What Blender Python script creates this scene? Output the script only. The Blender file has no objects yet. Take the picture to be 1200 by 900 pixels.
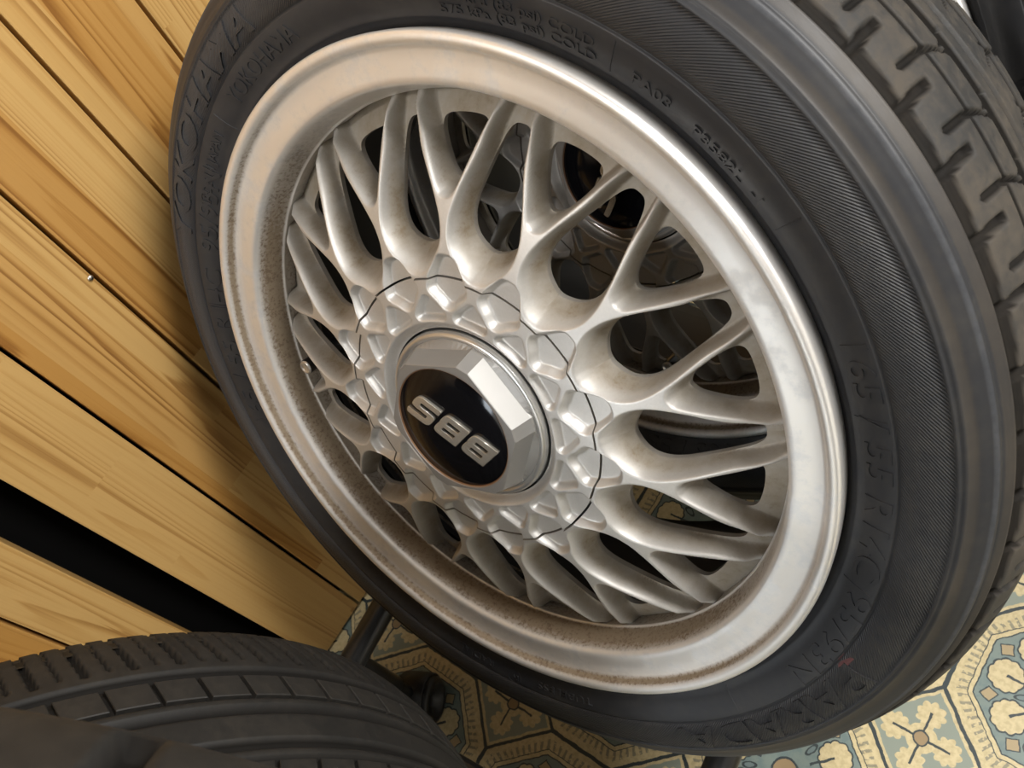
import bpy, bmesh, math, random
import numpy as np
from mathutils import Matrix, Vector
C = bpy.context.scene.collection
SC = bpy.context.scene
PI = math.pi
def R_(d): return math.radians(d)

# ------------------------------------------------------------------ camera, light, exposure
CAM_H = 0.817
cam_d = bpy.data.cameras.new('camera'); cam = bpy.data.objects.new('camera', cam_d); C.objects.link(cam)
# rows: world x / y / z of the camera's right, down and forward axes
M_ = np.array([[0.82307746, 0.25522471, -0.50734982],
               [0.46586579, -0.81435588, 0.34611206],
               [-0.32482696, -0.52123396, -0.78917843]])
rot = np.stack([M_[:, 0], -M_[:, 1], -M_[:, 2]], 1)
mw = Matrix(rot.tolist()).to_4x4(); mw.translation = Vector((0, 0, CAM_H))
cam.matrix_world = mw
cam_d.sensor_fit = 'HORIZONTAL'; cam_d.sensor_width = 36.0
cam_d.lens = 1044.7/1200*36.0
cam_d.clip_start = 0.01
cam_d.dof.use_dof = True; cam_d.dof.focus_distance = 0.475; cam_d.dof.aperture_fstop = 26.0
SC.camera = cam

w = bpy.data.worlds.new('world'); SC.world = w; w.use_nodes = True
bgn = w.node_tree.nodes['Background']; bgn.inputs[0].default_value = (1.0, 0.985, 0.96, 1); bgn.inputs[1].default_value = 0.13

def area(name, loc, target, sx, sy, power, col):
    l = bpy.data.lights.new(name, 'AREA'); l.shape = 'RECTANGLE'; l.size = sx; l.size_y = sy
    l.energy = power; l.color = col
    o = bpy.data.objects.new(name, l); C.objects.link(o); o.location = loc
    o.rotation_euler = (Vector(target)-Vector(loc)).to_track_quat('-Z', 'Y').to_euler()
    return o
area('ceiling_light', (0.70, 0.55, 1.58), (-0.3, 0.1, 0.4), 0.5, 0.5, 17, (1.0, 0.975, 0.94))
area('wall_fill_light', (-0.6, -1.55, 2.35), (-0.9, -2.4, 0.8), 0.5, 0.5, 66, (1.0, 0.985, 0.965))  # added fill, aimed at the front wall to brighten reflections in the metal
area('window_light', (-0.85, -2.32, 0.95), (-0.2, 0.15, 0.5), 1.1, 1.5, 34, (0.80, 0.90, 1.0))

SC.view_settings.view_transform = 'Standard'; SC.view_settings.look = 'None'
SC.view_settings.gamma = 1.0; SC.view_settings.use_curve_mapping = False
SC.view_settings.exposure = 0.98

# ------------------------------------------------------------------ mesh helpers
def obj(name, me, mat=None, parent=None, label=None, kind=None):
    if mat is not None:
        if me.materials: me.materials[0] = mat
        else: me.materials.append(mat)
    o = bpy.data.objects.new(name, me); C.objects.link(o)
    if parent is not None: o.parent = parent
    if label: o['label'] = label
    if kind: o['kind'] = kind
    return o
def tag(o, label=None, cat=None, group=None, kind=None):
    if label: o['label'] = label
    if cat: o['category'] = cat
    if group: o['group'] = group
    if kind: o['kind'] = kind
    return o
def empty(name, mat):
    o = bpy.data.objects.new(name, None); C.objects.link(o); o.matrix_world = mat; o.empty_display_size = 0.05
    return o
def mesh_np(name, v, f, smooth=True, attr=None):
    """v Nx3 (mm), f = list of faces or int array of quads; attr = per vertex 'dirt'"""
    me = bpy.data.meshes.new(name)
    v = np.asarray(v, dtype=np.float64)*0.001
    if isinstance(f, np.ndarray):
        n, k = f.shape
        me.vertices.add(len(v)); me.vertices.foreach_set('co', v.ravel())
        me.loops.add(n*k); me.loops.foreach_set('vertex_index', f.ravel().astype(np.int32))
        me.polygons.add(n); me.polygons.foreach_set('loop_start', np.arange(0, n*k, k, dtype=np.int32))
        me.polygons.foreach_set('loop_total', np.full(n, k, dtype=np.int32))
        me.update(calc_edges=True)
    else:
        me.from_pydata(v.tolist(), [], f); me.update()
    me.polygons.foreach_set('use_smooth', np.full(len(me.polygons), smooth, dtype=bool))
    if attr is not None:
        a = me.attributes.new('dirt_shade', 'FLOAT', 'POINT'); a.data.foreach_set('value', np.asarray(attr, dtype=np.float32))
    me.validate()
    return me
def grid_faces(nr, nc, wrap=False):
    i = np.arange(nr-1)[:, None]; j = np.arange(nc if wrap else nc-1)[None, :]
    j2 = (j+1) % nc
    return np.stack([i*nc+j, i*nc+j2, (i+1)*nc+j2, (i+1)*nc+j], -1).reshape(-1, 4)
def lathe(name, prof, seg=240, dirt_shade=None, smooth=True, flip=False):
    """prof: [(r, z)] in mm round local z; normals face left of travel direction"""
    p = np.asarray(prof, float); t = np.linspace(0, 2*PI, seg, endpoint=False)
    v = np.stack([p[:, 0][:, None]*np.cos(t), p[:, 0][:, None]*np.sin(t), np.repeat(p[:, 1][:, None], seg, 1)], -1).reshape(-1, 3)
    f = grid_faces(len(p), seg, True)
    if flip: f = f[:, ::-1]
    a = None if dirt_shade is None else np.repeat(np.asarray(dirt_shade, float), seg)
    return mesh_np(name, v, f, smooth, a)
def catmull(pts, n=8):
    p = np.asarray(pts, float); out = []
    N = len(p)
    for i in range(N):
        a, b, c, d = p[i-1], p[i], p[(i+1) % N], p[(i+2) % N]
        for t in np.linspace(0, 1, n, endpoint=False):
            out.append(0.5*((2*b)+(-a+c)*t+(2*a-5*b+4*c-d)*t*t+(-a+3*b-3*c+d)*t**3))
    return np.array(out)
def pol(r, d): return (r*math.cos(R_(d)), r*math.sin(R_(d)))
def sdf(poly, P):
    """signed distance, negative inside"""
    d = np.full(len(P), 1e9); ins = np.zeros(len(P), bool)
    n = len(poly)
    for i in range(n):
        a = poly[i]; b = poly[(i+1) % n]; e = b-a; L = e@e
        if L < 1e-12: continue
        w_ = P-a; t = np.clip((w_@e)/L, 0, 1)
        d = np.minimum(d, np.hypot(w_[:, 0]-t*e[0], w_[:, 1]-t*e[1]))
        c = (a[1] > P[:, 1]) != (b[1] > P[:, 1])
        xx = a[0]+(P[:, 1]-a[1])/(b[1]-a[1] if abs(b[1]-a[1]) > 1e-12 else 1e-12)*e[0]
        ins ^= c & (P[:, 0] < xx)
    return np.where(ins, -d, d)
def sst(x): x = np.clip(x, 0, 1); return x*x*(3-2*x)
def interp(x, xs, ys): return np.interp(x, xs, ys)
def box_me(name, x0, x1, y0, y1, z0, z1, bev=0.0, seg=2):
    bm = bmesh.new()
    bmesh.ops.create_cube(bm, size=1.0)
    for v in bm.verts:
        v.co = Vector(((x0+x1)/2+v.co.x*(x1-x0), (y0+y1)/2+v.co.y*(y1-y0), (z0+z1)/2+v.co.z*(z1-z0)))*0.001
    if bev: bmesh.ops.bevel(bm, geom=bm.edges[:], offset=bev*0.001, segments=seg, profile=0.5, affect='EDGES')
    me = bpy.data.meshes.new(name); bm.to_mesh(me); bm.free(); return me
def tube_me(name, p0, p1, r, seg=24, cap=True):
    a = Vector(p0); b = Vector(p1); d = (b-a).normalized(); q = d.to_track_quat('Z', 'Y').to_matrix()
    v = []; f = []
    rings = [(0, r-1.0), (0, r-.3), (1.0, r), (-1.0, r), (0, r-.3), (0, r-1.0)]
    L = (b-a).length
    zs = [0, .3, 1.2, L-1.2, L-.3, L]
    for (dz, rr), z in zip(rings, zs):
        for k in range(seg):
            t = 2*PI*k/seg; v.append(tuple(a+q@Vector((rr*math.cos(t), rr*math.sin(t), z))))
    for i in range(5):
        for k in range(seg): f.append((i*seg+k, i*seg+(k+1) % seg, (i+1)*seg+(k+1) % seg, (i+1)*seg+k))
    f.append(tuple(reversed(range(seg)))); f.append(tuple(range(5*seg, 6*seg)))
    return mesh_np(name, v, f)
def curve_me(name, splines, ext, bev=0.0):
    """filled 2D curve (splines in mm, holes allowed) to mesh"""
    cu = bpy.data.curves.new(name, 'CURVE'); cu.dimensions = '2D'; cu.fill_mode = 'BOTH'
    cu.extrude = ext*0.001; cu.bevel_depth = bev*0.001; cu.bevel_resolution = 2
    for s in splines:
        sp = cu.splines.new('POLY'); sp.points.add(len(s)-1); sp.use_cyclic_u = True
        for q, (x, y) in zip(sp.points, s): q.co = (x*0.001, y*0.001, 0, 1)
    o = bpy.data.objects.new('tmp', cu); C.objects.link(o)
    dg = bpy.context.evaluated_depsgraph_get()
    me = bpy.data.meshes.new_from_object(o.evaluated_get(dg)); me.name = name
    bpy.data.objects.remove(o); bpy.data.curves.remove(cu)
    return me
def text_me(s, size, ext=0.35, squeeze=1.0, shear=0.0, bold=.018):
    cu = bpy.data.curves.new('txt', 'FONT'); cu.body = s; cu.size = size*0.001; cu.extrude = ext*0.001
    cu.resolution_u = 3; cu.shear = shear; cu.offset = size*bold*0.001
    o = bpy.data.objects.new('tmp', cu); C.objects.link(o)
    dg = bpy.context.evaluated_depsgraph_get()
    me = bpy.data.meshes.new_from_object(o.evaluated_get(dg))
    bpy.data.objects.remove(o); bpy.data.curves.remove(cu)
    for v in me.vertices: v.co.x *= squeeze
    return me

# ------------------------------------------------------------------ materials
class NT:
    """tiny expression helper for shader nodes"""
    def __init__(s, name):
        s.m = bpy.data.materials.new(name); s.m.use_nodes = True; s.t = s.m.node_tree
        s.b = s.t.nodes['Principled BSDF']
    def _in(s, sock, v):
        if isinstance(v, (int, float)): sock.default_value = v
        elif isinstance(v, tuple): sock.default_value = v if len(v) == len(sock.default_value) else (*v, 1)
        else: s.t.links.new(v, sock)
    def m_(s, op, a, b=0.0, c=None):
        n = s.t.nodes.new('ShaderNodeMath'); n.operation = op; s._in(n.inputs[0], a); s._in(n.inputs[1], b)
        if c is not None: s._in(n.inputs[2], c)
        return n.outputs[0]
    def add(s, a, b): return s.m_('ADD', a, b)
    def sub(s, a, b): return s.m_('SUBTRACT', a, b)
    def mul(s, a, b): return s.m_('MULTIPLY', a, b)
    def mx(s, a, b): return s.m_('MAXIMUM', a, b)
    def mn(s, a, b): return s.m_('MINIMUM', a, b)
    def ab(s, a): return s.m_('ABSOLUTE', a)
    def lt(s, a, b): return s.m_('LESS_THAN', a, b)
    def gt(s, a, b): return s.m_('GREATER_THAN', a, b)
    def ss(s, a, lo, hi):
        n = s.t.nodes.new('ShaderNodeMapRange'); n.interpolation_type = 'SMOOTHSTEP'
        s._in(n.inputs[0], a); n.inputs[1].default_value = lo; n.inputs[2].default_value = hi
        return n.outputs[0]
    def rng(s, a, lo, hi, to0, to1):
        n = s.t.nodes.new('ShaderNodeMapRange'); s._in(n.inputs[0], a)
        for k, v in zip((1, 2, 3, 4), (lo, hi, to0, to1)): n.inputs[k].default_value = v
        return n.outputs[0]
    def mix(s, f, a, b):
        n = s.t.nodes.new('ShaderNodeMix'); n.data_type = 'RGBA'
        s._in(n.inputs[0], f); s._in(n.inputs[6], a); s._in(n.inputs[7], b)
        return n.outputs[2]
    def obj(s):
        n = s.t.nodes.new('ShaderNodeTexCoord'); return n.outputs['Object']
    def sep(s, v):
        n = s.t.nodes.new('ShaderNodeSeparateXYZ'); s._in(n.inputs[0], v); return n.outputs
    def com(s, x, y, z):
        n = s.t.nodes.new('ShaderNodeCombineXYZ'); s._in(n.inputs[0], x); s._in(n.inputs[1], y); s._in(n.inputs[2], z); return n.outputs[0]
    def vscale(s, v, sc, off=None):
        n = s.t.nodes.new('ShaderNodeVectorMath'); n.operation = 'MULTIPLY'; s._in(n.inputs[0], v); n.inputs[1].default_value = sc
        if off is None: return n.outputs[0]
        k = s.t.nodes.new('ShaderNodeVectorMath'); k.operation = 'ADD'; s.t.links.new(n.outputs[0], k.inputs[0]); s._in(k.inputs[1], off)
        return k.outputs[0]
    def noise(s, v, scale, detail=3.0, rough=0.55, dist=0.0):
        n = s.t.nodes.new('ShaderNodeTexNoise'); s._in(n.inputs['Vector'], v); n.inputs['Scale'].default_value = scale
        n.inputs['Detail'].default_value = detail; n.inputs['Roughness'].default_value = rough; n.inputs['Distortion'].default_value = dist
        return n.outputs[0]
    def white(s, v):
        n = s.t.nodes.new('ShaderNodeTexWhiteNoise'); n.noise_dimensions = '3D'; s._in(n.inputs[0], v); return n.outputs
    def attr(s, nm):
        n = s.t.nodes.new('ShaderNodeAttribute'); n.attribute_name = nm; return n.outputs['Fac']
    def rnd(s):
        n = s.t.nodes.new('ShaderNodeObjectInfo'); return n.outputs['Random']
    def ramp(s, f, stops):
        n = s.t.nodes.new('ShaderNodeValToRGB'); s._in(n.inputs[0], f); e = n.color_ramp.elements
        while len(e) < len(stops): e.new(0.5)
        for k, (p, c) in zip(e, stops): k.position = p; k.color = (*c, 1)
        return n.outputs[0]
    def bump(s, h, strength, dist):
        n = s.t.nodes.new('ShaderNodeBump'); s._in(n.inputs['Height'], h); n.inputs['Strength'].default_value = strength
        n.inputs['Distance'].default_value = dist; s.t.links.new(n.outputs[0], s.b.inputs['Normal'])
    def set(s, **k):
        for nm, v in k.items(): s._in(s.b.inputs[{'col': 'Base Color', 'rough': 'Roughness', 'metal': 'Metallic', 'spec': 'Specular IOR Level', 'coat': 'Coat Weight', 'coatr': 'Coat Roughness'}[nm]], v)
        return s.m

def mat_plain(name, col, rough, metal=0.0, spec=0.5, coat=0.0):
    n = NT(name); return n.set(col=col, rough=rough, metal=metal, spec=spec, coat=coat)

def mat_silver():
    n = NT('silver_paint'); p = n.obj()
    d = n.attr('dirt_shade')
    n1 = n.noise(p, 55, 5, .65); n2 = n.noise(p, 420, 3, .6); n3 = n.noise(p, 900, 2, .5)
    # film of brake dust: where the vertex attribute says it settles, broken up by noise
    film = n.mul(d, n.add(0.40, n.mul(n1, 1.0)))
    speck = n.mul(n.ss(n.add(n.mul(n2, .4), n.mul(n1, .6)), .56, .70), n.ss(d, .2, .9))
    chip = n.mul(n.gt(n.noise(p, 130, 2, .4), .80), 0.9)
    base = n.mix(n3, (.52, .515, .50), (.60, .59, .575))
    c = n.mix(n.mn(film, 1.0), base, (.205, .17, .12))
    c = n.mix(n.mul(speck, .6), c, (.17, .12, .075))
    c = n.mix(n.mul(chip, n.ss(d, .1, .3)), c, (.05, .022, .014))
    metal = n.sub(.72, n.mul(film, .62))
    n.bump(n3, .12, .0003)
    return n.set(col=c, rough=n.add(.47, n.mul(film, .28)), metal=n.mx(metal, 0.0))
def mat_polished():
    n = NT('polished_aluminium'); p = n.obj()
    x, y, z = n.sep(p)
    d = n.attr('dirt_shade')
    rad = n.m_('SQRT', n.add(n.mul(x, x), n.mul(y, y)))
    th = n.m_('ARCTAN2', y, x)
    # dirt is heavier round the lower left of the wheel
    side = n.ss(n.m_('COSINE', n.sub(th, R_(-125))), -1.0, .35)
    ring = n.com(n.mul(th, .19), n.mul(rad, 3.0), 0.0)
    n1 = n.noise(p, 60, 5, .7); n2 = n.noise(p, 500, 4, .65)
    fine = n.noise(n.vscale(ring, (60, 300, 1)), 8, 3, .6)
    ox = n.mul(n.ss(n1, .48, .66), .7)
    c = n.mix(ox, (.84, .825, .80), (.70, .71, .72))
    dd = n.mul(d, side)
    film = n.mn(n.mul(dd, n.add(.80, n.mul(n2, .6))), 1.0)
    c = n.mix(film, c, (.20, .155, .105))
    sp = n.mul(n.ss(n.add(n.mul(n2, .75), n.mul(n1, .25)), .50, .60), n.ss(dd, .3, .8))
    c = n.mix(n.mul(sp, .6), c, (.10, .062, .034))
    r = n.add(n.add(.34, n.mul(fine, .08)), n.add(n.mul(ox, .16), n.mul(film, .35)))
    n.bump(n.add(n.mul(fine, .4), n.mul(n2, n.add(.15, dd))), .12, .0004)
    return n.set(col=c, rough=r, metal=n.sub(.74, n.mul(film, .66)))
def mat_rubber(name, hatch=False, dusty=0.3, base=(.020, .0205, .0225)):
    n = NT(name); p = n.obj(); x, y, z = n.sep(p)
    n1 = n.noise(p, 18, 5, .65); n2 = n.noise(p, 160, 4, .6)
    dust = n.mul(n.ss(n.add(n.mul(n1, .6), n.mul(n2, .4)), .42, .68), dusty)
    c = n.mix(dust, base, (.105, .093, .072))
    h = n.mul(n2, .25)
    if hatch:
        rad = n.m_('SQRT', n.add(n.mul(x, x), n.mul(y, y)))
        # brown dirt lodged in the two moulded channels, a paler scuffed edge between them
        ch = n.add(n.mul(n.ss(rad, .2412, .2424), n.sub(1.0, n.ss(rad, .2445, .2462))), n.ss(rad, .2524, .2532))
        c = n.mix(n.mul(ch, n.add(.02, n.mul(n1, .5))), c, (.068, .052, .033))
        sc = n.mul(n.ss(rad, .2493, .2503), n.sub(1.0, n.ss(rad, .2512, .2518)))
        c = n.mix(n.mul(sc, n.mul(n2, .6)), c, (.085, .092, .105))
        th = n.m_('ARCTAN2', y, x)
        s = n.m_('SINE', n.mul(n.add(th, n.mul(rad, 6.5)), 760.0))
        m = n.mul(n.ss(rad, .2183, .2186), n.sub(1.0, n.ss(rad, .2377, .2380)))
        h = n.add(h, n.mul(n.mul(s, m), .55))
    n.bump(h, .55, .0006)
    return n.set(col=c, rough=n.add(.50, n.mul(dust, .35)), spec=.42)
def mat_tread(name, dusty, base=(.024, .0235, .0225)):
    n = NT(name); p = n.obj()
    n1 = n.noise(p, 22, 5, .65); n2 = n.noise(p, 190, 4, .6)
    g = n.attr('dirt_shade')
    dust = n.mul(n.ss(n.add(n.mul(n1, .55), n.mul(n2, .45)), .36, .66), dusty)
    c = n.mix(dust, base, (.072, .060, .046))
    c = n.mix(n.mul(g, .85), c, (.012, .011, .010))  # dust-free groove rubber, darkened further to paint in the groove shade
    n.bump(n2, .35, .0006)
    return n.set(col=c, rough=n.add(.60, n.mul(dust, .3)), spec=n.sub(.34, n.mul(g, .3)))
def mat_wood():
    n = NT('pine_board'); p = n.obj(); x, y, z = n.sep(p)     # x across, y thickness, z along the board
    r = n.rnd()
    lam = n.m_('FLOOR', n.add(n.mul(x, 1/.0365), n.mul(r, 3.0)))
    lr = n.white(n.com(lam, n.mul(r, 91.0), 3.0))[0]
    seg = n.m_('FLOOR', n.add(n.mul(z, 2.1), n.mul(lr, 7.0)))
    sr = n.white(n.com(n.add(lam, .5), seg, n.mul(r, 57.0)))[0]
    off = n.com(n.mul(sr, 17.0), n.mul(r, 9.0), n.mul(sr, 31.0))
    wob = n.noise(n.vscale(p, (26, 1, .95), off), 1.0, 1.5, .45)
    fine = n.noise(n.vscale(p, (520, 40, 5), off), 1.0, 4, .65)
    ph = n.add(n.mul(x, n.add(380.0, n.mul(lr, 700.0))), n.add(n.mul(wob, 95.0), n.mul(n.noise(n.vscale(p, (160, 1, 3), off), 1.0, 2, .5), 4.5)))
    fr_ = n.mul(ph, 1/(2*PI)); fr_ = n.sub(fr_, n.m_('FLOOR', fr_))
    ring = n.mul(n.ss(fr_, .30, .88), n.sub(1.0, n.ss(fr_, .90, 1.0)))
    amp = n.mul(n.ss(n.noise(n.vscale(p, (40, 1, 1.2), off), 1.0, 2, .5), .28, .62), n.add(.45, n.mul(sr, .5)))
    g = n.add(n.mul(ring, n.mul(amp, .95)), n.mul(n.sub(fine, .5), .75))
    c = n.ramp(g, [(0.0, (.54, .335, .12)), (.30, (.48, .28, .09)), (.70, (.325, .165, .046)), (1.0, (.215, .098, .026))])
    tint = n.mix(n.ss(sr, .62, .95), (1, 1, 1), (.80, .66, .46))
    mm = n.t.nodes.new('ShaderNodeMix'); mm.data_type = 'RGBA'; mm.blend_type = 'MULTIPLY'; mm.inputs[0].default_value = 1.0
    n.t.links.new(c, mm.inputs[6]); n.t.links.new(tint, mm.inputs[7])
    kn = n.t.nodes.new('ShaderNodeTexVoronoi'); n.t.links.new(n.vscale(p, (14, 1, 4.2), off), kn.inputs['Vector']); kn.inputs['Scale'].default_value = 1.0
    knot = n.mul(n.sub(1.0, n.ss(kn.outputs['Distance'], .03, .055)), n.gt(sr, .55))
    c = n.mix(n.mul(knot, .7), mm.outputs[2], (.22, .10, .03))
    n.bump(n.mul(ring, amp), .10, .0005)
    return n.set(col=c, rough=n.add(.34, n.mul(fine, .12)), spec=.45)
def mat_floor():
    """printed sheet vinyl: octagons with eight leaves, small squares between"""
    n = NT('printed_vinyl'); p = n.obj(); X, Y, Z = n.sep(p)
    pitch = .156; al = R_(-6.0); cx, cy = -.347, .046       # a square's centre
    wv = n.noise(p, 90, 3, .6)
    X = n.add(X, n.mul(n.sub(wv, .5), .0035)); Y = n.add(Y, n.mul(n.sub(n.noise(p, 83, 3, .6), .5), .0035))
    dx = n.sub(X, cx); dy = n.sub(Y, cy)
    u = n.mul(n.add(n.mul(dx, math.cos(al)), n.mul(dy, math.sin(al))), 1/pitch)
    v = n.mul(n.sub(n.mul(dy, math.cos(al)), n.mul(dx, math.sin(al))), 1/pitch)
    fr = lambda a: n.sub(a, n.m_('FLOOR', a))
    us, vs = n.sub(fr(n.add(u, .5)), .5), n.sub(fr(n.add(v, .5)), .5)     # round a square
    uo, vo = n.sub(fr(u), .5), n.sub(fr(v), .5)                           # round an octagon
    cream, beige, teal, dark, brown = (.53, .44, .25), (.45, .365, .20), (.165, .205, .18), (.030, .040, .042), (.27, .19, .10)
    sp = n.noise(p, 260, 3, .6)
    creamv = n.mix(n.ss(sp, .35, .7), cream, (.42, .34, .185))
    tealv = n.mix(n.ss(n.noise(p, 120, 3, .6), .4, .65), teal, (.13, .175, .165))
    rho = n.m_('SQRT', n.add(n.mul(uo, uo), n.mul(vo, vo))); th = n.m_('ARCTAN2', vo, uo)
    a8 = PI/4
    def fold(ofs):
        q = n.add(n.mul(n.add(th, ofs), 1/a8), 32.5)
        return n.mul(n.sub(fr(q), .5), a8)
    def leaf(lx, ly, rad, lob, cut=.10):
        rl = n.m_('SQRT', n.add(n.mul(lx, lx), n.mul(ly, ly))); aa = n.m_('ARCTAN2', ly, lx)
        edge = n.sub(rad, n.mul(n.ab(n.m_('COSINE', n.mul(aa, lob))), -cut*rad))
        edge = n.mul(edge, n.add(.92, n.mul(n.m_('COSINE', aa), .08)))
        return n.sub(rl, edge)
    f0 = fold(0.0); f1 = fold(a8/2)
    lx, ly = n.sub(n.mul(rho, n.m_('COSINE', f0)), .262), n.mul(rho, n.m_('SINE', f0))
    L = leaf(lx, ly, .083, 5.5)
    mo = n.mx(n.mx(n.ab(uo), n.ab(vo)), n.mul(n.add(n.ab(uo), n.ab(vo)), .70711))
    ticks = n.mul(n.gt(n.m_('SINE', n.mul(th, 74.0)), .25), n.gt(n.noise(p, 320, 2, .5), .42))
    band = n.mix(n.mul(ticks, .7), creamv, (.12, .125, .10))
    c = tealv
    inner = n.sub(n.mn(rho, 1.0), .13)
    c = n.mix(n.lt(L, .009), c, dark); c = n.mix(n.lt(L, .0), c, creamv)
    stem = n.mul(n.lt(n.ab(ly), .0065), n.mul(n.lt(lx, .005), n.gt(lx, -.13)))
    c = n.mix(stem, c, dark)
    gx, gy = n.sub(n.mul(rho, n.m_('COSINE', f1)), .335), n.mul(rho, n.m_('SINE', f1))
    dia = n.add(n.ab(n.mul(gx, 1.0)), n.ab(gy))
    c = n.mix(n.lt(dia, .045), c, dark); c = n.mix(n.lt(dia, .036), c, (.33, .255, .14))
    drop = n.m_('SQRT', n.add(n.m_('POWER', n.mul(n.add(gx, .155), .45), 2.0), n.mul(gy, gy)))
    c = n.mix(n.lt(drop, .019), c, dark); c = n.mix(n.lt(drop, .012), c, (.13, .17, .165))
    c = n.mix(n.lt(rho, .072), c, dark); c = n.mix(n.lt(rho, .060), c, brown)
    c = n.mix(n.gt(mo, .372), c, dark); c = n.mix(n.gt(mo, .379), c, creamv); c = n.mix(n.gt(mo, .400), c, dark)
    c = n.mix(n.gt(mo, .405), c, band); c = n.mix(n.gt(mo, .455), c, creamv); c = n.mix(n.gt(mo, .488), c, dark)
    c = n.mix(n.gt(mo, .5), c, creamv)
    # squares
    s_, t_ = n.mul(n.add(us, vs), .70711), n.mul(n.sub(us, vs), .70711)
    ms = n.mx(n.ab(s_), n.ab(t_))
    rs = n.m_('SQRT', n.add(n.mul(us, us), n.mul(vs, vs))); ts = n.m_('ARCTAN2', vs, us)
    q4 = n.mul(n.sub(fr(n.add(n.mul(ts, 2/PI), 8.5)), .5), PI/2)
    kx, ky = n.sub(n.mul(rs, n.m_('COSINE', q4)), .125), n.mul(rs, n.m_('SINE', q4))
    K = leaf(kx, ky, .062, 4.5, .28)
    sq = n.mix(n.lt(n.mn(K, n.sub(rs, .075)), .0), (.21, .235, .19), creamv)
    sq = n.mix(n.mul(n.lt(n.ab(ky), .006), n.lt(kx, .02)), sq, dark)
    sq = n.mix(n.lt(rs, .040), sq, dark); sq = n.mix(n.lt(rs, .031), sq, brown)
    sq = n.mix(n.gt(ms, .184), sq, creamv); sq = n.mix(n.gt(ms, .200), sq, dark)
    c = n.mix(n.lt(ms, .2071), c, sq)
    n.bump(sp, .1, .0005)
    return n.set(col=c, rough=.42, spec=.4)

SILVER = mat_silver(); POLISH = mat_polished()
RUB = mat_rubber('tyre_rubber', hatch=True, dusty=.13, base=(.0165, .0175, .0205))
RUBP = mat_rubber('tyre_rubber_plain', dusty=.18, base=(.014, .0135, .0125))
TREAD = mat_tread('worn_tread_rubber', .75); TREAD2 = mat_tread('shaded_tread_rubber', .2, (.014, .0135, .0125))  # TREAD2: base darkened to carry the shade over the lower left tyres
WOOD = mat_wood(); FLOOR = mat_floor()
BLACK = mat_plain('black_void_panel', (.003, .003, .003), 1.0, spec=.05)
BTUBE = mat_plain('black_gloss_enamel', (.012, .012, .012), .28)
BPLAST = mat_plain('black_plastic', (.012, .012, .012), .38)
GREYP = mat_plain('grey_caster_plastic', (.22, .21, .19), .4)
CHROME = mat_plain('chrome', (.88, .83, .73), .22, .85)
CAPSIL = mat_plain('satin_cap_metal', (.31, .305, .295), .50, .75)
RING = mat_plain('brushed_ring_metal', (.60, .595, .58), .32, .85)
BADGE = mat_plain('gloss_black_badge', (.004, .004, .005), .10, 0.0, .32, 0.0)
RED = mat_plain('red_paint_dot', (.075, .018, .017), .6)
RUSTY = mat_plain('rusty_badge_seat', (.20, .105, .05), .6, .4)
STEEL = mat_plain('nail_steel', (.6, .58, .55), .3, 1.0)
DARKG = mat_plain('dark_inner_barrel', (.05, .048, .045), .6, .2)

# ------------------------------------------------------------------ setting: floor and boarded wall
f = obj('floor', box_me('floor', -1800, 1800, -2400, 2200, -40, 0), FLOOR, kind='structure')

PLASTER = mat_plain('white_plaster', (.80, .77, .72), .8)
obj('wall_front', box_me('wall_front', -1800, 1800, -2520, -2400, 0, 2400), PLASTER, kind='structure')
obj('wall_right', box_me('wall_right', 1700, 1800, -2400, 2200, 0, 2400), PLASTER, kind='structure')

WA = R_(176.0); WD = 556.0                       # wall plane: normal azimuth and distance from the camera's foot
Nn = np.array([math.cos(WA), math.sin(WA)]); Tt = np.array([-math.sin(WA), math.cos(WA)])
wall = bpy.data.objects.new('wall_left', box_me('wall_left', -1600, 1600, -60, -33, 0, 2300)); C.objects.link(wall)
wall.data.materials.append(BLACK); wall['kind'] = 'structure'
# local x runs along +T, local y points into the room
wm = Matrix(((Tt[0], -Nn[0], 0, Nn[0]*WD*.001), (Tt[1], -Nn[1], 0, Nn[1]*WD*.001), (0, 0, 1, 0), (0, 0, 0, 1)))
wall.matrix_world = wm
edges = []
pw = .131
s0 = -.042
left = [s0-pw*k for k in range(0, 12)]           # joints towards the back of the room
boards = [(left[k+1], left[k]) for k in range(11)]
boards += [(-.042, .081)]
boards += [(.138, .222)] + [(.222+pw*k, .222+pw*(k+1)) for k in range(0, 9)]
plank_cache = {}
rnd = random.Random(4)
for a, b in boards:
    wmm = round((b-a)*WD-2.6, 1)
    if wmm not in plank_cache:
        plank_cache[wmm] = box_me('plank', -wmm/2, wmm/2, -20, 0, 3, 2280, 1.1, 2)
    o = obj('plank', plank_cache[wmm], WOOD, wall)
    o.location = ((a+b)/2*WD*.001, rnd.uniform(-.0006, .0006), 0)
nail = lathe('nail_head', [(0, 1.0), (1.4, .9), (2.0, .3), (2.1, 0)], 16, flip=True)
o = obj('nail_head', nail, STEEL, wall, label='small bright nail head beside a board joint')
o.matrix_local = Matrix.Translation((-.1675*WD*.001, .0007, .478)) @ Matrix.Rotation(R_(-90), 4, 'X')

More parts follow.
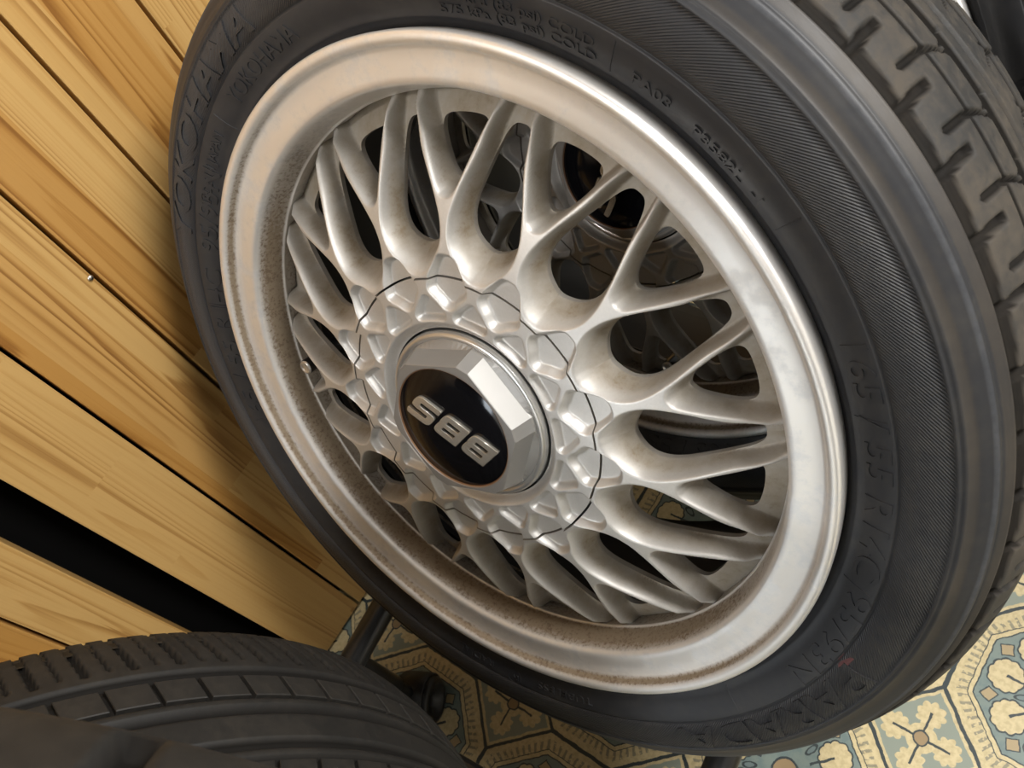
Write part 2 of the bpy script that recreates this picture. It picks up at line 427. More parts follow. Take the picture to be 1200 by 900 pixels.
# ------------------------------------------------------------------ tyre builder
ZC = -78.0
HALF = [(199.0, -8.6), (199.5, -7.2), (200.3, -7.4), (204, -5.0), (208, -3.3), (212, -2.0), (216.3, -1.0), (216.9, -1.0), (217.3, -2.0), (217.9, -2.0), (218.3, -1.0),
        (222, -.3), (226, 0), (231, -.6), (235, -1.8), (237.6, -2.9), (238.2, -2.3), (239.3, -2.6), (240.0, -4.0), (240.6, -3.7), (242.0, -4.6), (242.6, -5.6),
        (245, -6.3), (248, -8.0), (250.2, -9.6), (251.2, -9.9), (251.9, -11.6), (252.2, -13.0), (253.0, -13.1), (253.3, -14.8), (254.1, -15.0), (254.4, -16.8), (255.2, -17.0), (255.6, -18.6)]
CROWN = [(255.6, -18.6), (257.3, -20.2), (259.6, -24.0), (262.2, -29.5), (264.6, -36.5), (266.4, -45.0), (267.5, -55.0), (268.1, -66.0), (268.3, -78.0)]
def zprof(r):
    p = np.array(HALF); return np.interp(r, p[:, 0], p[:, 1])
def carcass():
    inner = [(188, -24), (189, -17), (193, -12.5), (196.5, -10.0)]
    pf = inner+HALF
    back = [(r, 2*ZC-z) for r, z in reversed(pf)]
    liner = [(200, 2*ZC+40), (245, 2*ZC+24), (252, ZC), (245, -24), (200, -40), (188, -24)]
    me = lathe('tyre', pf, 300, flip=True)
    bm = bmesh.new(); bm.from_mesh(me)
    for extra in (back, [(188, 2*ZC+24)]+liner):
        t = lathe('t', extra, 300, flip=True); bm.from_mesh(t); bpy.data.meshes.remove(t)
    bm.to_mesh(me); bm.free()
    return me
CROWN_B = [(247.0, -5.2), (250.5, -8.0), (254.0, -12.5), (257.0, -18.0), (259.6, -24.0), (262.2, -30.0), (264.4, -37.0), (265.9, -45.0), (266.8, -55.0), (267.3, -66.0), (267.5, -78.0)]
def crown_samples(step, CROWN):
    full = CROWN+[(r, 2*ZC-z) for r, z in reversed(CROWN[:-1])]
    p = np.array(full); L = np.r_[0, np.cumsum(np.hypot(*np.diff(p, axis=0).T))]
    s = np.arange(0, L[-1], step); s = np.r_[s, L[-1]]
    # smooth resample
    return np.stack([np.interp(s, L, p[:, 0]), np.interp(s, L, p[:, 1])], 1)
def tread_mesh(name, depth_fn, step, nth, crown):
    p = crown_samples(step, crown)
    k = np.ones(5)/5
    q = p.copy()
    for c in (0, 1): q[2:-2, c] = np.convolve(p[:, c], k, 'valid')
    p = q
    t = np.gradient(p, axis=0); t /= np.linalg.norm(t, axis=1)[:, None]
    nr, nz = -t[:, 1], t[:, 0]                       # outward normal in the (r, z) half plane
    th = np.linspace(0, 360, nth, endpoint=False)
    TH, ZZ = np.meshgrid(th, p[:, 1])
    d = depth_fn(TH, ZZ)
    rr = p[:, 0][:, None]-d*nr[:, None]; zz = p[:, 1][:, None]-d*nz[:, None]
    a = np.radians(TH)
    v = np.stack([rr*np.cos(a), rr*np.sin(a), zz], -1).reshape(-1, 3)
    me = mesh_np(name, v, grid_faces(len(p), nth, True)[:, ::-1], True, sst(d/.7).ravel())  # groove depth drives the painted groove shade
    return me
CROWN_C = [(243, -2.0), (250, -3.2), (256, -5.5), (260.5, -9.5), (263.5, -15), (265.5, -23), (266.6, -33), (267.5, -50), (268, -78)]
def line(x, c, w_, soft=.7):
    return 1-sst((np.abs(x-c)-w_/2+soft/2)/soft)
def tread_a(TH, Z):
    d = np.zeros_like(Z)
    for c, w_, dp in ((-46, 1.8, 2.4), (-63, 5.6, 5.0), (-77, 5.2, 5.0), (-101, 5.6, 5.0), (-112, 1.8, 2.4)):
        d = np.maximum(d, dp*line(Z, c, w_, .9))
    def per(x, ph): return (x-ph+3.0) % 6.0-3.0
    for mir in (0, 1):
        z = Z if not mir else 2*ZC-Z
        T = TH if not mir else -TH
        # long curved slit
        c = 5.3-np.clip(-z-40, 0, 30)**2*.0042
        wd = interp(-z, [27, 31, 45, 60], [1.2, 2.6, 2.2, 1.4])/4.68
        m = line(per(T, 0)-0, 0, 0)*0
        m = 1-sst((np.abs(per(T, c))-wd/2+.08)/.16)
        m *= sst((-z-28)/2.5)*(1-sst((-z-60)/2.0))
        d = np.maximum(d, 3.4*m)
        # short slot in from the shoulder
        m = 1-sst((np.abs(per(T, 2.8+(-z-22)*.02))-.42+.08)/.2)
        m *= 1-sst((-z-34.5)/2.5)
        d = np.maximum(d, 3.6*m)
        # shoulder step below the blocks
        edge = -22.3-1.6*((T-2.8) % 6.0)/6.0
        low = sst((z-edge)/.9)
        d = np.maximum(d, 1.5*low-.35*low*(np.cos((z+19.5)*2.6) > .55))
        # oblique thin cut on the outer ribs
        c2 = 1.5+(-z-48)*.12
        m = (1-sst((np.abs(per(T, c2))-.14+.05)/.12))*sst((-z-88)/2)*(1-sst((-z-100)/2))
        d = np.maximum(d, 2.6*m)
    return d
def tread_b(TH, Z):
    """straight ribs, a row of square blocks each side"""
    d = np.zeros_like(Z)
    s = Z-ZC
    for c, w_, dp in ((-31.6, 4.6, 5), (-16.2, 1.6, 3), (-9.2, 4.6, 5), (9.2, 4.6, 5), (16.2, 1.6, 3), (31.6, 4.6, 5)):
        d = np.maximum(d, dp*line(s, c, w_, 1.2))
    per = lambda x, ph, P_: (x-ph+P_/2) % P_-P_/2
    for sg in (-1, 1):
        q = s*sg                                                     # grows towards that shoulder
        sk = (q-24)*.06
        m = 1-sst((np.abs(per(TH, sk, 5.0))-.26+.07)/.2)
        d = np.maximum(d, 3.8*sst((q-15.6)/.5)*(1-sst((q-31.2)/.5)))       # bed of the separate blocks
        sk = 1.3+(q-36)*.055
        m = 1-sst((np.abs(per(TH, sk, 5.0))-.34+.07)/.2); m *= sst((q-38.5)/1.5); d = np.maximum(d, 3.8*m)
        m = 1-sst((np.abs(per(TH, sk+2.5, 5.0))-.14+.06)/.16); m *= sst((q-39.5)/1.5); d = np.maximum(d, 2.6*m)
    return d

def tread_c(TH, Z):
    """worn smooth shoulder with short slots, three straight grooves"""
    d = np.zeros_like(Z); s = Z-ZC
    for c in (-24, 0, 24): d = np.maximum(d, 5*line(s, c, 5.5, 1.2))
    for sg in (-1, 1):
        q = s*sg
        m = 1-sst((np.abs((TH-SLOT+4.5) % 9.0-4.5)-.55+.1)/.3)
        m *= sst((q-44)/3)*(1-sst((q-67)/2)); d = np.maximum(d, 4.5*m)
    return d
SLOT = 2.0

# ------------------------------------------------------------------ alloy wheel meshes
def zfront(r): return 7.0-.0026*np.maximum(0, r-60)**2
NSP = 15; PH = 16.0
BIGF = [(82, 0), (82.6, 2.6), (86.2, 5.9), (92.5, 8.6), (98, 10.1), (104, 10.6), (112.7, 10.0), (125, 7.9), (141, 5.1), (152, 4.1), (164, 2.9), (186, 1.6), (186, -1.6)]
BIGH = [(93.2, 0), (94.0, 2.2), (97.2, 5.4), (101.5, 7.4), (107, 8.2), (113, 8.0), (121, 6.9), (137, 4.3), (148, 2.6), (152.2, 1.4), (153.0, 0)]
YF = [(119.8, 0), (120.4, 1.0), (122.6, 2.2), (131, 3.9), (141, 5.5), (152, 7.0), (163, 8.3), (186, 9.6), (186, 0)]
YH = [(124.2, 0), (124.8, .8), (127.4, 2.2), (133, 3.5), (139, 4.5), (146, 5.2), (150.4, 5.0), (152.6, 3.6), (153.2, 0)]
DIM = [(64.6, 0), (69.5, 4.6), (74.0, 8.2), (76.6, 8.1), (84, 5.6), (90.6, 3.0), (92.4, 1.4)]
TRI = [(71.0, 0), (69.5, 1.3), (64.5, 6.0), (60.6, 9.6), (59.3, 9.4), (58.9, 7.0), (58.6, 0)]
def sym(pts, ctr, mode='mirror'):
    up = pts if pts[-1][1] == 0 or pts[-1][1] > 0 else pts[:-1]
    low = [(r, -a) for r, a in reversed(up) if a != 0]
    xy = [pol(r, a+ctr) for r, a in up+low]
    return catmull(xy, 6)
def shrink(poly, k):
    c = (poly.min(0)+poly.max(0))/2; c = poly.mean(0)*.5+c*.5
    return c+(poly-c)*k
def face_z(P):
    r = np.hypot(P[:, 0], P[:, 1]); z = zfront(r)
    dirt_shade = interp(r, [50, 80, 100, 130, 165], [.04, .05, .08, .12, .28])
    dm = np.maximum(4.1-sdf(shrink(sym(DIM, 0), .78), P), 0)
    z = z-4.6*sst(dm/3.5)
    dirt_shade = dirt_shade+.06*sst(dm/4)
    df = np.full(len(P), -1e9); dh = np.full(len(P), 1e9)
    for poly_f, poly_h, c in ((BIGF, BIGH, 12), (BIGF, BIGH, -12), (YF, YH, 0)):
        df = np.maximum(df, -sdf(sym(poly_f, c), P)); dh = np.minimum(dh, sdf(sym(poly_h, c), P))
    wmax = interp(r, [80, 93, 99, 106, 120, 137, 165], [11.5, 11, 6.0, 4.6, 3.6, 3.0, 2.8])
    e0 = .8
    wd = np.clip(df, 0, None)+np.maximum(dh, 0)
    wd = np.minimum(np.maximum(wd, 1.2), wmax)
    s = np.clip((df+e0)/(wd+e0), 0, 1)
    a = .20
    g = np.where(s < a, s*s/(2*a), s-a/2)/(1-a/2)
    T = 15.0
    T = 15.0-3.0*sst((r-118)/42)
    z = z-np.maximum(T*g, 4.5*sst((r-157.5)/8.5))
    # rounded lower fillet where the flange panel meets the web
    dirt_shade = dirt_shade+.85*sst(s/.7)*interp(r, [82, 120, 150, 166], [1, .9, .8, .75])
    return z, dirt_shade, dh
def spoke_mesh():
    R0, R1 = 80.5, 166.2
    nr, nt = 172, 105
    rs = np.linspace(R0, R1, nr); ts = np.linspace(-12, 12, nt)
    RR, TT = np.meshgrid(rs, ts, indexing='ij')
    P = np.stack([RR*np.cos(np.radians(TT)), RR*np.sin(np.radians(TT))], -1).reshape(-1, 2)
    z, dirt_shade, dh = face_z(P)
    keep = dh > 0
    verts = []; idx = -np.ones(len(P), int); faces = []; newp = []
    q = grid_faces(nr, nt)
    cnt = keep[q].sum(1)
    used = np.zeros(len(P), bool); used[np.unique(q[cnt > 0])] = True
    vid = {}
    pts = []
    def gv(i):
        if i not in vid: vid[i] = len(pts); pts.append(P[i])
        return vid[i]
    ev = {}
    def ge(i, j):
        k = (min(i, j), max(i, j))
        if k not in ev:
            t = dh[i]/(dh[i]-dh[j]); ev[k] = len(pts); pts.append(P[i]+(P[j]-P[i])*t)
        return ev[k]
    for c, n in zip(q, cnt):
        if n == 0: continue
        if n == 4: faces.append([gv(i) for i in c]); continue
        out = []
        for a_, b_ in zip(c, np.roll(c, -1)):
            if keep[a_]: out.append(gv(a_))
            if keep[a_] != keep[b_]: out.append(ge(a_, b_))
        faces.append(out)
    pts = np.array(pts)
    z, dirt_shade, dh = face_z(pts)
    n0 = len(pts)
    v = np.c_[pts, z]
    faces = [fc[::-1] for fc in faces]
    # drop a wall at the split line
    first = [vid[i] for i in range(nt) if i in vid]
    low = v[first].copy(); top = low.copy(); low[:, 2] -= 5
    nf = len(first)
    for k in range(nf-1):
        faces.append([n0+nf+k, n0+nf+k+1, n0+k+1, n0+k][::-1])
    v = np.r_[v, low, top]; dirt_shade = np.r_[dirt_shade, np.full(2*nf, .6)]
    # fold the raw edge of every opening back so it has thickness
    cntE = {}
    for fc in faces:
        for a_, b_ in zip(fc, fc[1:]+fc[:1]): cntE[(a_, b_)] = 1
    evs = set(ev.values())
    rim = [(a_, b_) for (a_, b_) in cntE if (b_, a_) not in cntE and a_ in evs and b_ in evs]
    back = {}
    vv = v.tolist(); dd = dirt_shade.tolist()
    for a_, b_ in rim:
        for k in (a_, b_):
            if k not in back:
                x_, y_, z_ = vv[k]; back[k] = len(vv); vv.append([x_, y_, z_-3.0]); vv.append([x_, y_, z_]); dd.extend((.7, .7))
        faces.append([back[b_]+1, back[a_]+1, back[a_], back[b_]])
    return mesh_np('spoke', np.array(vv), faces, True, np.array(dd))
def hub_plate_mesh():
    rs = np.r_[np.linspace(51.5, 79.3, 56)]
    nt = 900
    ts = np.linspace(0, 360, nt, endpoint=False)
    RR, TT = np.meshgrid(rs, ts, indexing='ij')
    loc = (TT+12) % 24-12
    P = np.stack([RR*np.cos(np.radians(loc)), RR*np.sin(np.radians(loc))], -1).reshape(-1, 2)
    r = RR.ravel(); z = zfront(r)
    dm = np.maximum(4.1-sdf(shrink(sym(DIM, 0), .78), P), 0); z = z-4.6*sst(dm/3.5)
    dt = np.maximum(np.maximum(3.0-sdf(shrink(sym(TRI, 12), .74), P), 0), np.maximum(3.0-sdf(shrink(sym(TRI, -12), .74), P), 0)); z = z-4.2*sst(dt/3.1)
    z = z-4.5*sst((57.0-r)/5.5)
    a = np.radians(TT.ravel()+PH)
    v = np.stack([r*np.cos(a), r*np.sin(a), z], -1)
    dirt_shade = .05+.10*sst(dm/4)+.10*sst(dt/4)+.25*sst((55-r)/4)
    hi = v[-nt:].copy(); lo = hi.copy(); lo[:, 2] -= 5
    n0 = len(v); q = grid_faces(len(rs), nt, True)[:, ::-1]; q2 = grid_faces(2, nt, True)[:, ::-1]+n0
    v = np.r_[v, hi, lo]; dirt_shade = np.r_[dirt_shade, np.full(2*nt, .6)]
    return mesh_np('hub_plate', v, np.r_[q, q2], True, dirt_shade)

LIP = [(190, -22), (194, -14), (195.2, -6), (195.6, -1.6), (195.0, .2), (193.6, .9), (191.6, .9), (190.2, .3), (189.3, -.6), (188.9, -1.6), (188.5, -3.9), (187.6, -4.9), (186.0, -5.3), (180, -5.4), (175.0, -5.2), (172.6, -5.3), (171.2, -5.9), (170.3, -7.2), (169.6, -9.5), (168.2, -14), (166.8, -19.5), (166.1, -22.6), (165.8, -23.4), (165.1, -23.8), (164.9, -24.3), (165.1, -25.0), (165.8, -30), (166.0, -48)]
LIPD = [0, 0, 0, 0, 0, 0, .05, .2, .55, .9, 1, .75, .32, .06, .02, .03, .08, .3, .75, 1, 1, .9, .5, 0, .05, .5, .6, .8]
BARREL = [(153.2, -33), (156.5, -38.5), (162, -43), (166.0, -38), (167, -50), (160, -70), (160, -110), (172, -125), (176, -148), (188, -150), (193, -156)]
def cap_meshes():
    ringp = [(44.6, 3.6), (45.6, 4.6), (46.6, 6.0), (48.0, 6.6), (49.4, 6.0), (50.2, 4.4), (50.4, 2.0), (50.4, -4)]
    ring = lathe('cap_ring', ringp, 160, flip=True)
    # hexagon with chamfered corners
    cor = []
    for k in range(6):
        for s_ in (-5.0, 5.0): cor.append(9.3+60*k+s_)
    def outline(rc):
        pts = [pol(rc, a_) for a_ in cor]; out = []
        for i in range(12):
            a_ = np.array(pts[i]); b_ = np.array(pts[(i+1) % 12])
            for t in np.linspace(0, 1, 12, endpoint=False): out.append(a_+(b_-a_)*t)
        return np.array(out)
    top = outline(41.9); bot = outline(45.2)
    ang = np.arctan2(top[:, 1], top[:, 0])
    circ = lambda r_: np.stack([r_*np.cos(ang), r_*np.sin(ang)], 1)
    rr = np.hypot(*top.T)
    rows = [(circ(35.9), 17.6), (circ(36.1), 19.0), (circ(36.4), 19.2), (top*.992, 19.2), (top, 18.8), (bot, 7.6), (bot*1.004, 7.0), (circ(46.2), 5.2), (circ(46.2), 3.0)]
    v = np.concatenate([np.c_[p_, np.full(len(p_), z_)] for p_, z_ in rows])
    # the top face swells past the disc where the flats come close to it
    hexm = mesh_np('center_cap', v, grid_faces(len(rows), 144, True)[:, ::-1], False)
    badge = lathe('badge', [(0, 18.45), (20, 18.45), (35.3, 18.4), (35.7, 18.1)], 128, flip=True)
    seat = lathe('badge_seat', [(35.5, 18.0), (35.6, 18.75), (36.25, 18.95), (36.5, 19.25)], 128, flip=True)
    return ring, hexm, badge, seat
def rc(pts, n=3):
    """points may be (x, y) or (x, y, radius): rounds that corner"""
    out = []
    N = len(pts)
    for i, p in enumerate(pts):
        if len(p) == 2: out.append(p); continue
        x, y, r = p; a = Vector(pts[i-1][:2])-Vector((x, y)); b = Vector(pts[(i+1) % N][:2])-Vector((x, y))
        a.normalize(); b.normalize(); A = Vector((x, y))+a*r; B = Vector((x, y))+b*r; Q = Vector((x, y))
        for k in range(n+1):
            t = k/n; out.append(tuple((1-t)**2*A+2*t*(1-t)*Q+t*t*B))
    return out
def badge_letters():
    Bo = rc([(0, 0), (16, 0, 4), (16, 8.3, 1.5), (15.3, 8.6), (16, 8.9, 1.5), (16, 17, 4), (0, 17)])
    h1 = [(3.9, 3.9), (3.9, 7.0), (12.2, 7.0), (12.2, 3.9)]; h2 = [(3.9, 10.0), (3.9, 13.1), (12.2, 13.1), (12.2, 10.0)]
    S = rc([(0, 0, 1), (16, 0, 4), (16, 9.6, 3), (4.2, 10.0), (4.2, 13.1), (16, 13.1), (16, 17, 3), (0, 17, 4), (0, 7.4, 3), (11.8, 7.0), (11.8, 3.9), (0, 3.9)])
    U = np.array([-.883, .469]); V_ = np.array([-.70, -.714])
    res = []
    org = np.array([30.1, -5.7])
    for k, sh in enumerate(([Bo, h1, h2], [Bo, h1, h2], [S])):
        o_ = org+np.array([-16.9, 8.0])*k
        spl = [[tuple(o_+U*a+V_*b) for a, b in s] for s in sh]
        me = curve_me('badge_letter', spl, .75, .10)
        for v in me.vertices: v.co.z += .0193
        res.append(me)
    return res
def bent_text(s, size, th0, rb, squeeze=1.0, ext=.35, shear=0.0, rise=.65, track=None, bold=.018):
    """lettering that runs clockwise round the sidewall, its top outward; th0 = angle of its left end"""
    me = text_me(s, size, ext, squeeze, shear, bold)
    if size > 9:
        bm = bmesh.new(); bm.from_mesh(me)
        for y in np.arange(.5, size, 2.2):
            bmesh.ops.bisect_plane(bm, geom=bm.verts[:]+bm.edges[:]+bm.faces[:], plane_co=(0, y*.001, 0), plane_no=(0, 1, 0))
        bm.to_mesh(me); bm.free()
    co = np.zeros(len(me.vertices)*3); me.vertices.foreach_get('co', co); co = co.reshape(-1, 3)*1000
    if track: co[:, 0] *= track/max(1e-6, co[:, 0].max())
    r = rb+co[:, 1]; th = np.radians(th0)-co[:, 0]/rb
    z = zprof(r)+np.where(co[:, 2] > 0, rise, -.6)
    out = np.stack([r*np.cos(th), r*np.sin(th), z], -1)
    # clockwise bending mirrors nothing: x -> -theta and y -> r keep handedness
    me.vertices.foreach_set('co', (out*.001).ravel()); me.update()
    return me
def merge(mes, name):
    bm = bmesh.new()
    for m in mes: bm.from_mesh(m); bpy.data.meshes.remove(m)
    me = bpy.data.meshes.new(name); bm.to_mesh(me); bm.free(); return me

def arc_deg(L, rb): return math.degrees(L/rb)

def build_wheel(name, mat):
    root = empty(name, mat)
    ty = obj('tyre', carcass(), RUB, root)
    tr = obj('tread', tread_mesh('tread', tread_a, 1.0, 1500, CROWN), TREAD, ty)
    T = []
    b = dict(bold=.006)
    T.append(('size_marking', bent_text('165 / 55 R14C', 17.0, 22.7, 203.6, .9, track=117, **b)))
    T.append(('load_marking', bent_text('95/93N', 16.5, -12.6, 205.6, .9, track=72, **b)))
    T.append(('size_marking', bent_text('165 / 55 R14C  95/93N', 15.5, 198, 203.0, .9, track=190, **b)))
    T.append(('tyre_name', bent_text('PARADA', 23.0, -23.4, 220.6, 1.0, track=138, rise=.9, bold=.012)))
    T.append(('maker_name', bent_text('YOKOHAMA', 22.5, 160.6, 220.2, 1.0, shear=.12, track=172, rise=.9, bold=.018)))
    T.append(('small_maker_name', bent_text('YOKOHAMA', 12.0, 129.4, 205.0, 1.0, track=69, **b)))
    T.append(('origin_marking', bent_text('MADE IN JAPAN', 7.6, 152.5, 206.6, 1.0, track=57, **b)))
    T.append(('pressure_marking', bent_text('575 kPa (83 psi) COLD', 6.0, 64.0+arc_deg(76, 209), 207.4, 1.0, track=76, **b)))
    T.append(('pressure_marking', bent_text('575 kPa (83 psi) COLD', 5.8, 63.6+arc_deg(76, 204), 201.6, 1.0, track=76, **b)))
    T.append(('mould_marking', bent_text('PA03', 7.0, 58.8, 203.0, 1.0, track=19, **b)))
    T.append(('mould_marking', bent_text('P3582L  -1', 6.2, 50.2, 201.8, 1.0, track=38, **b)))
    T.append(('type_marking', bent_text('TUBELESS', 6.6, -75.5, 208.6, 1.0, track=42, **b)))
    T.append(('type_marking', bent_text('RADIAL', 6.6, -96.5, 209.0, 1.0, track=29, **b)))
    for nm, me in T: obj(nm, me, RUB, ty)
    # approval mark: a ring with E4 in it
    ring = []
    ncir = 40
    th_c, r_c = -92.0, 213.0
    v = []; fcs = []
    for k in range(ncir):
        a = 2*PI*k/ncir
        for rr_, dz in ((4.6, -.5), (4.6, .3), (5.2, .3), (5.2, -.5)):
            x = math.cos(R_(th_c))*r_c+rr_*math.cos(a); y = math.sin(R_(th_c))*r_c+rr_*math.sin(a)
            v.append((x, y, float(zprof(math.hypot(x, y)))+dz))
    for k in range(ncir):
        for q in range(3): fcs.append((k*4+q, ((k+1) % ncir)*4+q, ((k+1) % ncir)*4+q+1, k*4+q+1))
    e4 = mesh_np('approval_mark', v, fcs, False)
    e4t = bent_text('E4', 5.0, th_c+.95, 211.2, .9)
    obj('approval_mark', merge([e4, e4t], 'approval_mark'), RUB, ty)
    # thin moulded marks across the inner sidewall band
    for th_ in (61.5, 12.4, -12.0, 36.0, -46.0, 134.0, 172.0):
        v = []; fcs = []
        for r_ in np.linspace(201, 215, 8):
            for dth, dz in ((-.12, -.4), (-.08, .4), (.08, .4), (.12, -.4)):
                a = R_(th_+dth); v.append((r_*math.cos(a), r_*math.sin(a), float(zprof(r_))+dz))
        for i in range(7):
            for q in range(3): fcs.append((i*4+q, (i+1)*4+q, (i+1)*4+q+1, i*4+q+1))
        obj('mould_line', mesh_np('mould_line', v, fcs, False), RUB, ty)
    # red paint dot by the load marking
    dot = []
    for (r_, a_) in ((222.5, -22.3), (217.8, -22.9), (217.6, -24.3), (219.8, -25.2), (222.3, -24.6)):
        dot.append((r_*math.cos(R_(a_)), r_*math.sin(R_(a_)), float(zprof(r_))+.35))
    obj('paint_mark', mesh_np('paint_mark', dot, [[0, 1, 2, 3, 4][::-1]], False), RED, ty, label='faint red paint mark')
    rim = obj('rim', lathe('rim', LIP, 360, LIPD), POLISH, root, label='polished rim lip with brown grime in its groove')
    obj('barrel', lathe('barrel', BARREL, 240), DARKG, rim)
    sm = spoke_mesh()
    for k in range(NSP):
        s = obj('spoke', sm, SILVER, root); s.rotation_euler = (0, 0, R_(PH+24*k))
    obj('hub_plate', hub_plate_mesh(), SILVER, root)
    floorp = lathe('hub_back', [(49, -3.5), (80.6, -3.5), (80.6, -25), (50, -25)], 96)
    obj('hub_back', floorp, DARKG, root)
    ring, hexm, badge, seat = cap_meshes()
    cap = obj('center_cap', hexm, CAPSIL, root, label='hexagonal satin metal centre cap')
    obj('cap_ring', ring, RING, cap); obj('badge_seat', seat, RUSTY, cap); obj('badge', badge, BADGE, cap, label='gloss black round badge')
    for me in badge_letters(): obj('badge_letter', me, CHROME, cap, label='raised chrome letter')
    vs = obj('valve_stem', lathe('valve_stem', [(0, -46), (6.5, -46), (6.2, -36), (4.6, -33.5), (4.4, -26), (4.2, -25.5)], 28, flip=True), BPLAST, root)
    vc = obj('valve_cap', lathe('valve_cap', [(4.0, -28), (5.0, -27), (5.0, -14.6), (4.7, -13.8)], 28, flip=True), BTUBE, vs, label='dark valve cap')
    obj('cap_top', lathe('cap_top', [(4.7, -13.8), (4.3, -12.9), (3.4, -12.6), (3.0, -13.0), (0, -13.0)], 28, flip=True), RING, vs, label='bright metal end of the valve cap')
    a = R_(184.4); vs.location = (.1495*math.cos(a), .1495*math.sin(a), 0)
    return root
def copy_tree(o, parent=None):
    c = o.copy(); C.objects.link(c)
    if parent is not None: c.parent = parent
    for ch in o.children: copy_tree(ch, c)
    return c

rw = np.array([0.99736402, 0.03365163, 0.06428514]); ew = np.array([-0.0725604, 0.46255156, 0.88361815]); nw = np.array([0.0, -0.88595351, 0.46377406])
def frame(p, spin=0.0):
    m = Matrix([[rw[i], ew[i], nw[i], 0] for i in range(3)]+[[0, 0, 0, 1]])
    return Matrix.Translation((p[0]*.001, p[1]*.001, p[2]*.001+CAM_H)) @ m @ Matrix.Rotation(R_(spin), 4, 'Z')
wheel = build_wheel('alloy_wheel', frame((-257.68, 144.66, -380.52)))
tag(wheel, 'large silver lattice spoke alloy wheel in front, whole face in view, with low profile tyre', 'wheel', 'lattice spoke wheels leaning in a row')
wheel2 = copy_tree(wheel)
wheel2.matrix_world = frame((-250, 330, -379.5)) @ Matrix.Rotation(R_(-1.5), 4, 'Y') @ Matrix.Rotation(R_(90.0), 4, 'Z')
tag(wheel2, 'shaded alloy wheel leaning behind the front one, seen through its spokes', 'wheel', 'lattice spoke wheels leaning in a row')

# ------------------------------------------------------------------ loose tyres at lower left
def block_mesh(sg):
    """one square tread block, skewed like its neighbours"""
    cz = np.array(CROWN_B); full_z = np.r_[cz[:, 1], (2*ZC-cz[:, 1])[::-1][1:]]; full_r = np.r_[cz[:, 0], cz[::-1, 0][1:]]
    o_ = np.argsort(full_z)
    rad = lambda q: np.interp(ZC+sg*q, full_z[o_], full_r[o_])
    nu, nq = 9, 6
    rings = [(0.0, 4.0), (0.0, .45), (.10, .0)]           # outer skirt foot, skirt top, top face edge (inset, depth)
    v = []; f = []
    def node(u, q, dep):
        th = R_(u+(q-24)*.06); r = rad(q)-dep; return (r*math.cos(th), r*math.sin(th), ZC+sg*q)
    def loop(inset, dep):
        u0, u1, q0, q1 = .28+inset, 4.72-inset, 17.2+inset*4.6, 29.3-inset*4.6
        pts = [(u, q0) for u in np.linspace(u0, u1, nu)]+[(u1, q) for q in np.linspace(q0, q1, nq)[1:]]
        pts += [(u, q1) for u in np.linspace(u1, u0, nu)[1:]]+[(u0, q) for q in np.linspace(q1, q0, nq)[1:-1]]
        return [node(u, q, dep) for u, q in pts]
    for ins, dep in rings: v += loop(ins, dep)
    n = len(v)//3
    for k in range(2):
        for i in range(n): f.append((k*n+i, k*n+(i+1) % n, (k+1)*n+(i+1) % n, (k+1)*n+i))
    top = 2*n; u0, u1, q0, q1 = .38, 4.62, 17.66, 28.84
    idx = {}
    us = np.linspace(u0, u1, nu); qs = np.linspace(q0, q1, nq)
    per = [(i, 0) for i in range(nu)]+[(nu-1, j) for j in range(1, nq)]+[(i, nq-1) for i in range(nu-2, -1, -1)]+[(0, j) for j in range(nq-2, 0, -1)]
    for k, ij in enumerate(per): idx[ij] = top+k
    for i in range(nu):
        for j in range(nq):
            if (i, j) not in idx: idx[(i, j)] = len(v); v.append(node(us[i], qs[j], 0))
    for i in range(nu-1):
        for j in range(nq-1): f.append((idx[(i, j)], idx[(i+1, j)], idx[(i+1, j+1)], idx[(i, j+1)]))
    if sg > 0: pass
    else: f = [t[::-1] for t in f]
    me = mesh_np('tread_block', v, f, False, np.zeros(len(v)))
    return me
tb_blocks = [block_mesh(-1), block_mesh(1)]
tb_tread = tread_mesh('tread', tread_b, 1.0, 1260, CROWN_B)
def loose_tyre(name, c, a, scale, wide, tread, label, spin=0):
    a = Vector(a).normalized()
    q = a.to_track_quat('Z', 'Y').to_matrix().to_4x4()
    m = Matrix.Translation(Vector((c[0]*.001, c[1]*.001, c[2]*.001+CAM_H))) @ q @ Matrix.Rotation(R_(spin), 4, 'Z') @ Matrix.Diagonal((scale, scale, scale*wide, 1))
    t = empty(name, m)
    off = Matrix.Translation((0, 0, .078))
    k = obj('carcass', car_me, RUBP, t); k.matrix_local = off
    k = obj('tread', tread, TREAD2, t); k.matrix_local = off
    if tread is tb_tread:
        for bm_ in tb_blocks:
            for i in range(72):
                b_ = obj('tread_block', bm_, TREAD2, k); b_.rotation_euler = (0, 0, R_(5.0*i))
    tag(t, label, 'tyre')
    return t
car_me = carcass()
loose_tyre('tyre', (-367, -258, -546), (.887, -.43, .169), 1.0, 1.25, tb_tread, 'black tyre with straight ribs and square tread blocks at lower left', 2)
loose_tyre('tyre', (-178, -381, -422), (.508, -.669, .542), 1.561, .896, tread_mesh('tread', tread_c, 1.5, 900, CROWN_C), 'blurred dark tyre shoulder nearest the camera in the bottom left corner', 1)

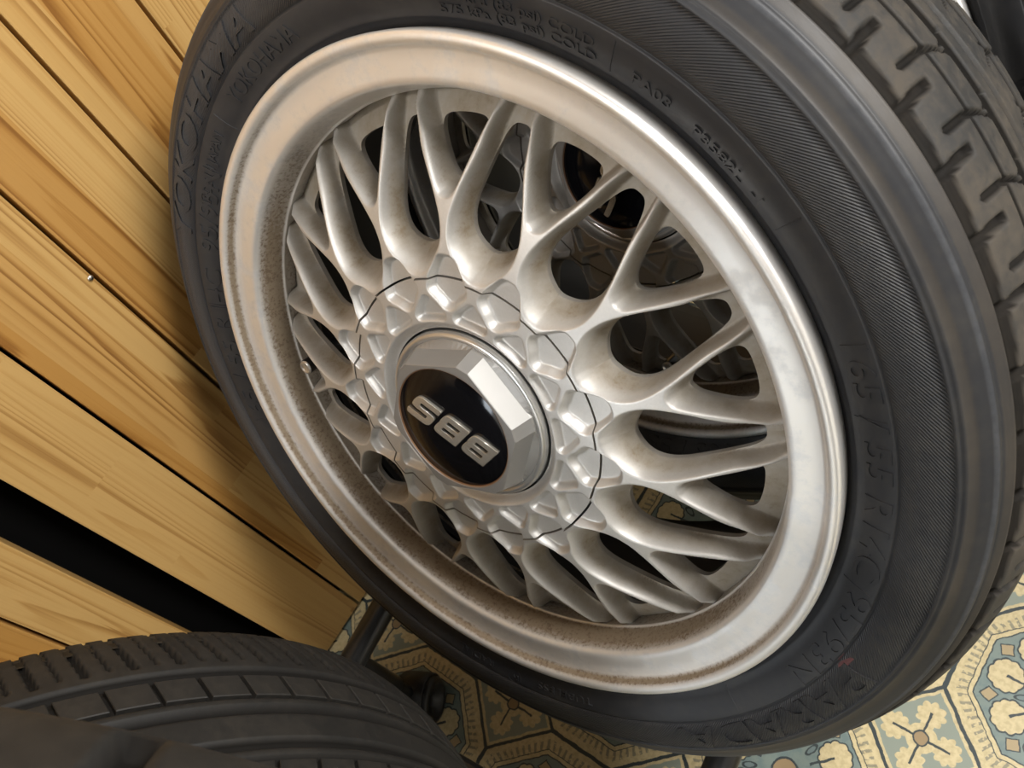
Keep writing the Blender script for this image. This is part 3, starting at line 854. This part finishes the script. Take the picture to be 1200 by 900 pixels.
# ------------------------------------------------------------------ wheel rack
rack = empty('wheel_rack', Matrix.Translation((-.258, .2, 0)))
tag(rack, 'black tubular metal wheel rack on casters under the leaning wheels', 'rack')
rk = Matrix.Translation((.258, -.2, 0))
def rpart(nm, me, m=BTUBE, parent=rack, **k):
    o = obj(nm, me, m, parent, **k)
    if parent is rack: o.matrix_local = rk
    return o
ZT = CAM_H*1000-655
rpart('support_tube', tube_me('support_tube', (-422, -2, ZT), (-422, 620, ZT), 11))
rpart('support_tube', tube_me('support_tube', (-124, -2, ZT), (-124, 620, ZT), 11))
rpart('cross_bar', box_me('cross_bar', -440, -96, -44, -14, ZT-100, ZT-70, 3))
rpart('cross_bar', box_me('cross_bar', -440, -96, 590, 620, ZT-100, ZT-70, 3))
for x in (-426, -122):
    for y in (-6, 604):
        rpart('leg', tube_me('leg', (x, y if y > 0 else 8, 74), (x, y if y > 0 else 8, ZT+2), 8.5))
def caster(x, y, yaw):
    v = []; fcs = []; na = 22
    for k in range(na+1):
        a = R_(15+190*k/na)
        for r_, yy in ((22.9, -15), (25.0, -14), (25.4, 0), (25.0, 14), (22.9, 15), (22.9, 0)):
            v.append((r_*math.cos(a), yy, 22.5+r_*math.sin(a)))
    for k in range(na):
        for q in range(6): fcs.append((k*6+q, (k+1)*6+q, (k+1)*6+(q+1) % 6, k*6+(q+1) % 6)[::-1])
    fcs.append((0, 1, 2, 3, 4, 5)); fcs.append(tuple(na*6+q for q in (5, 4, 3, 2, 1, 0)))
    h = obj('caster', mesh_np('caster', v, fcs), BPLAST, rack)
    h.matrix_local = rk @ Matrix.Translation((x*.001, y*.001, 0)) @ Matrix.Rotation(yaw, 4, 'Z')
    for s in (-1, 1):
        prof = [(0, 2), (7, 2), (8, 5.5), (14, 6.0), (15.5, 8), (20, 8), (22.3, 6), (22.5, 0), (22.3, -6), (20, -8), (0, -8)]
        wl = obj('caster_wheel', lathe('caster_wheel', prof, 40, flip=True), BPLAST, h)
        wl.matrix_local = Matrix.Translation((.0, s*.011, .0225)) @ Matrix.Rotation(R_(-90*s), 4, 'X')
        hub = obj('hub_disc', lathe('hub_disc', [(8.0, 5.7), (9, 6.6), (13, 7.0), (14.3, 6.4)], 40, flip=True), GREYP, wl, label='grey hub ring')
        hub.parent = h; hub.matrix_local = wl.matrix_local.copy()
    st = obj('stem', tube_me('stem', (0, 0, 40), (0, 0, 78), 6), BTUBE, h)
for (x, y, yw) in ((-426, 8, R_(-70)), (-122, 8, R_(40)), (-426, 604, R_(80)), (-122, 604, R_(70))):
    caster(x, y, yw)
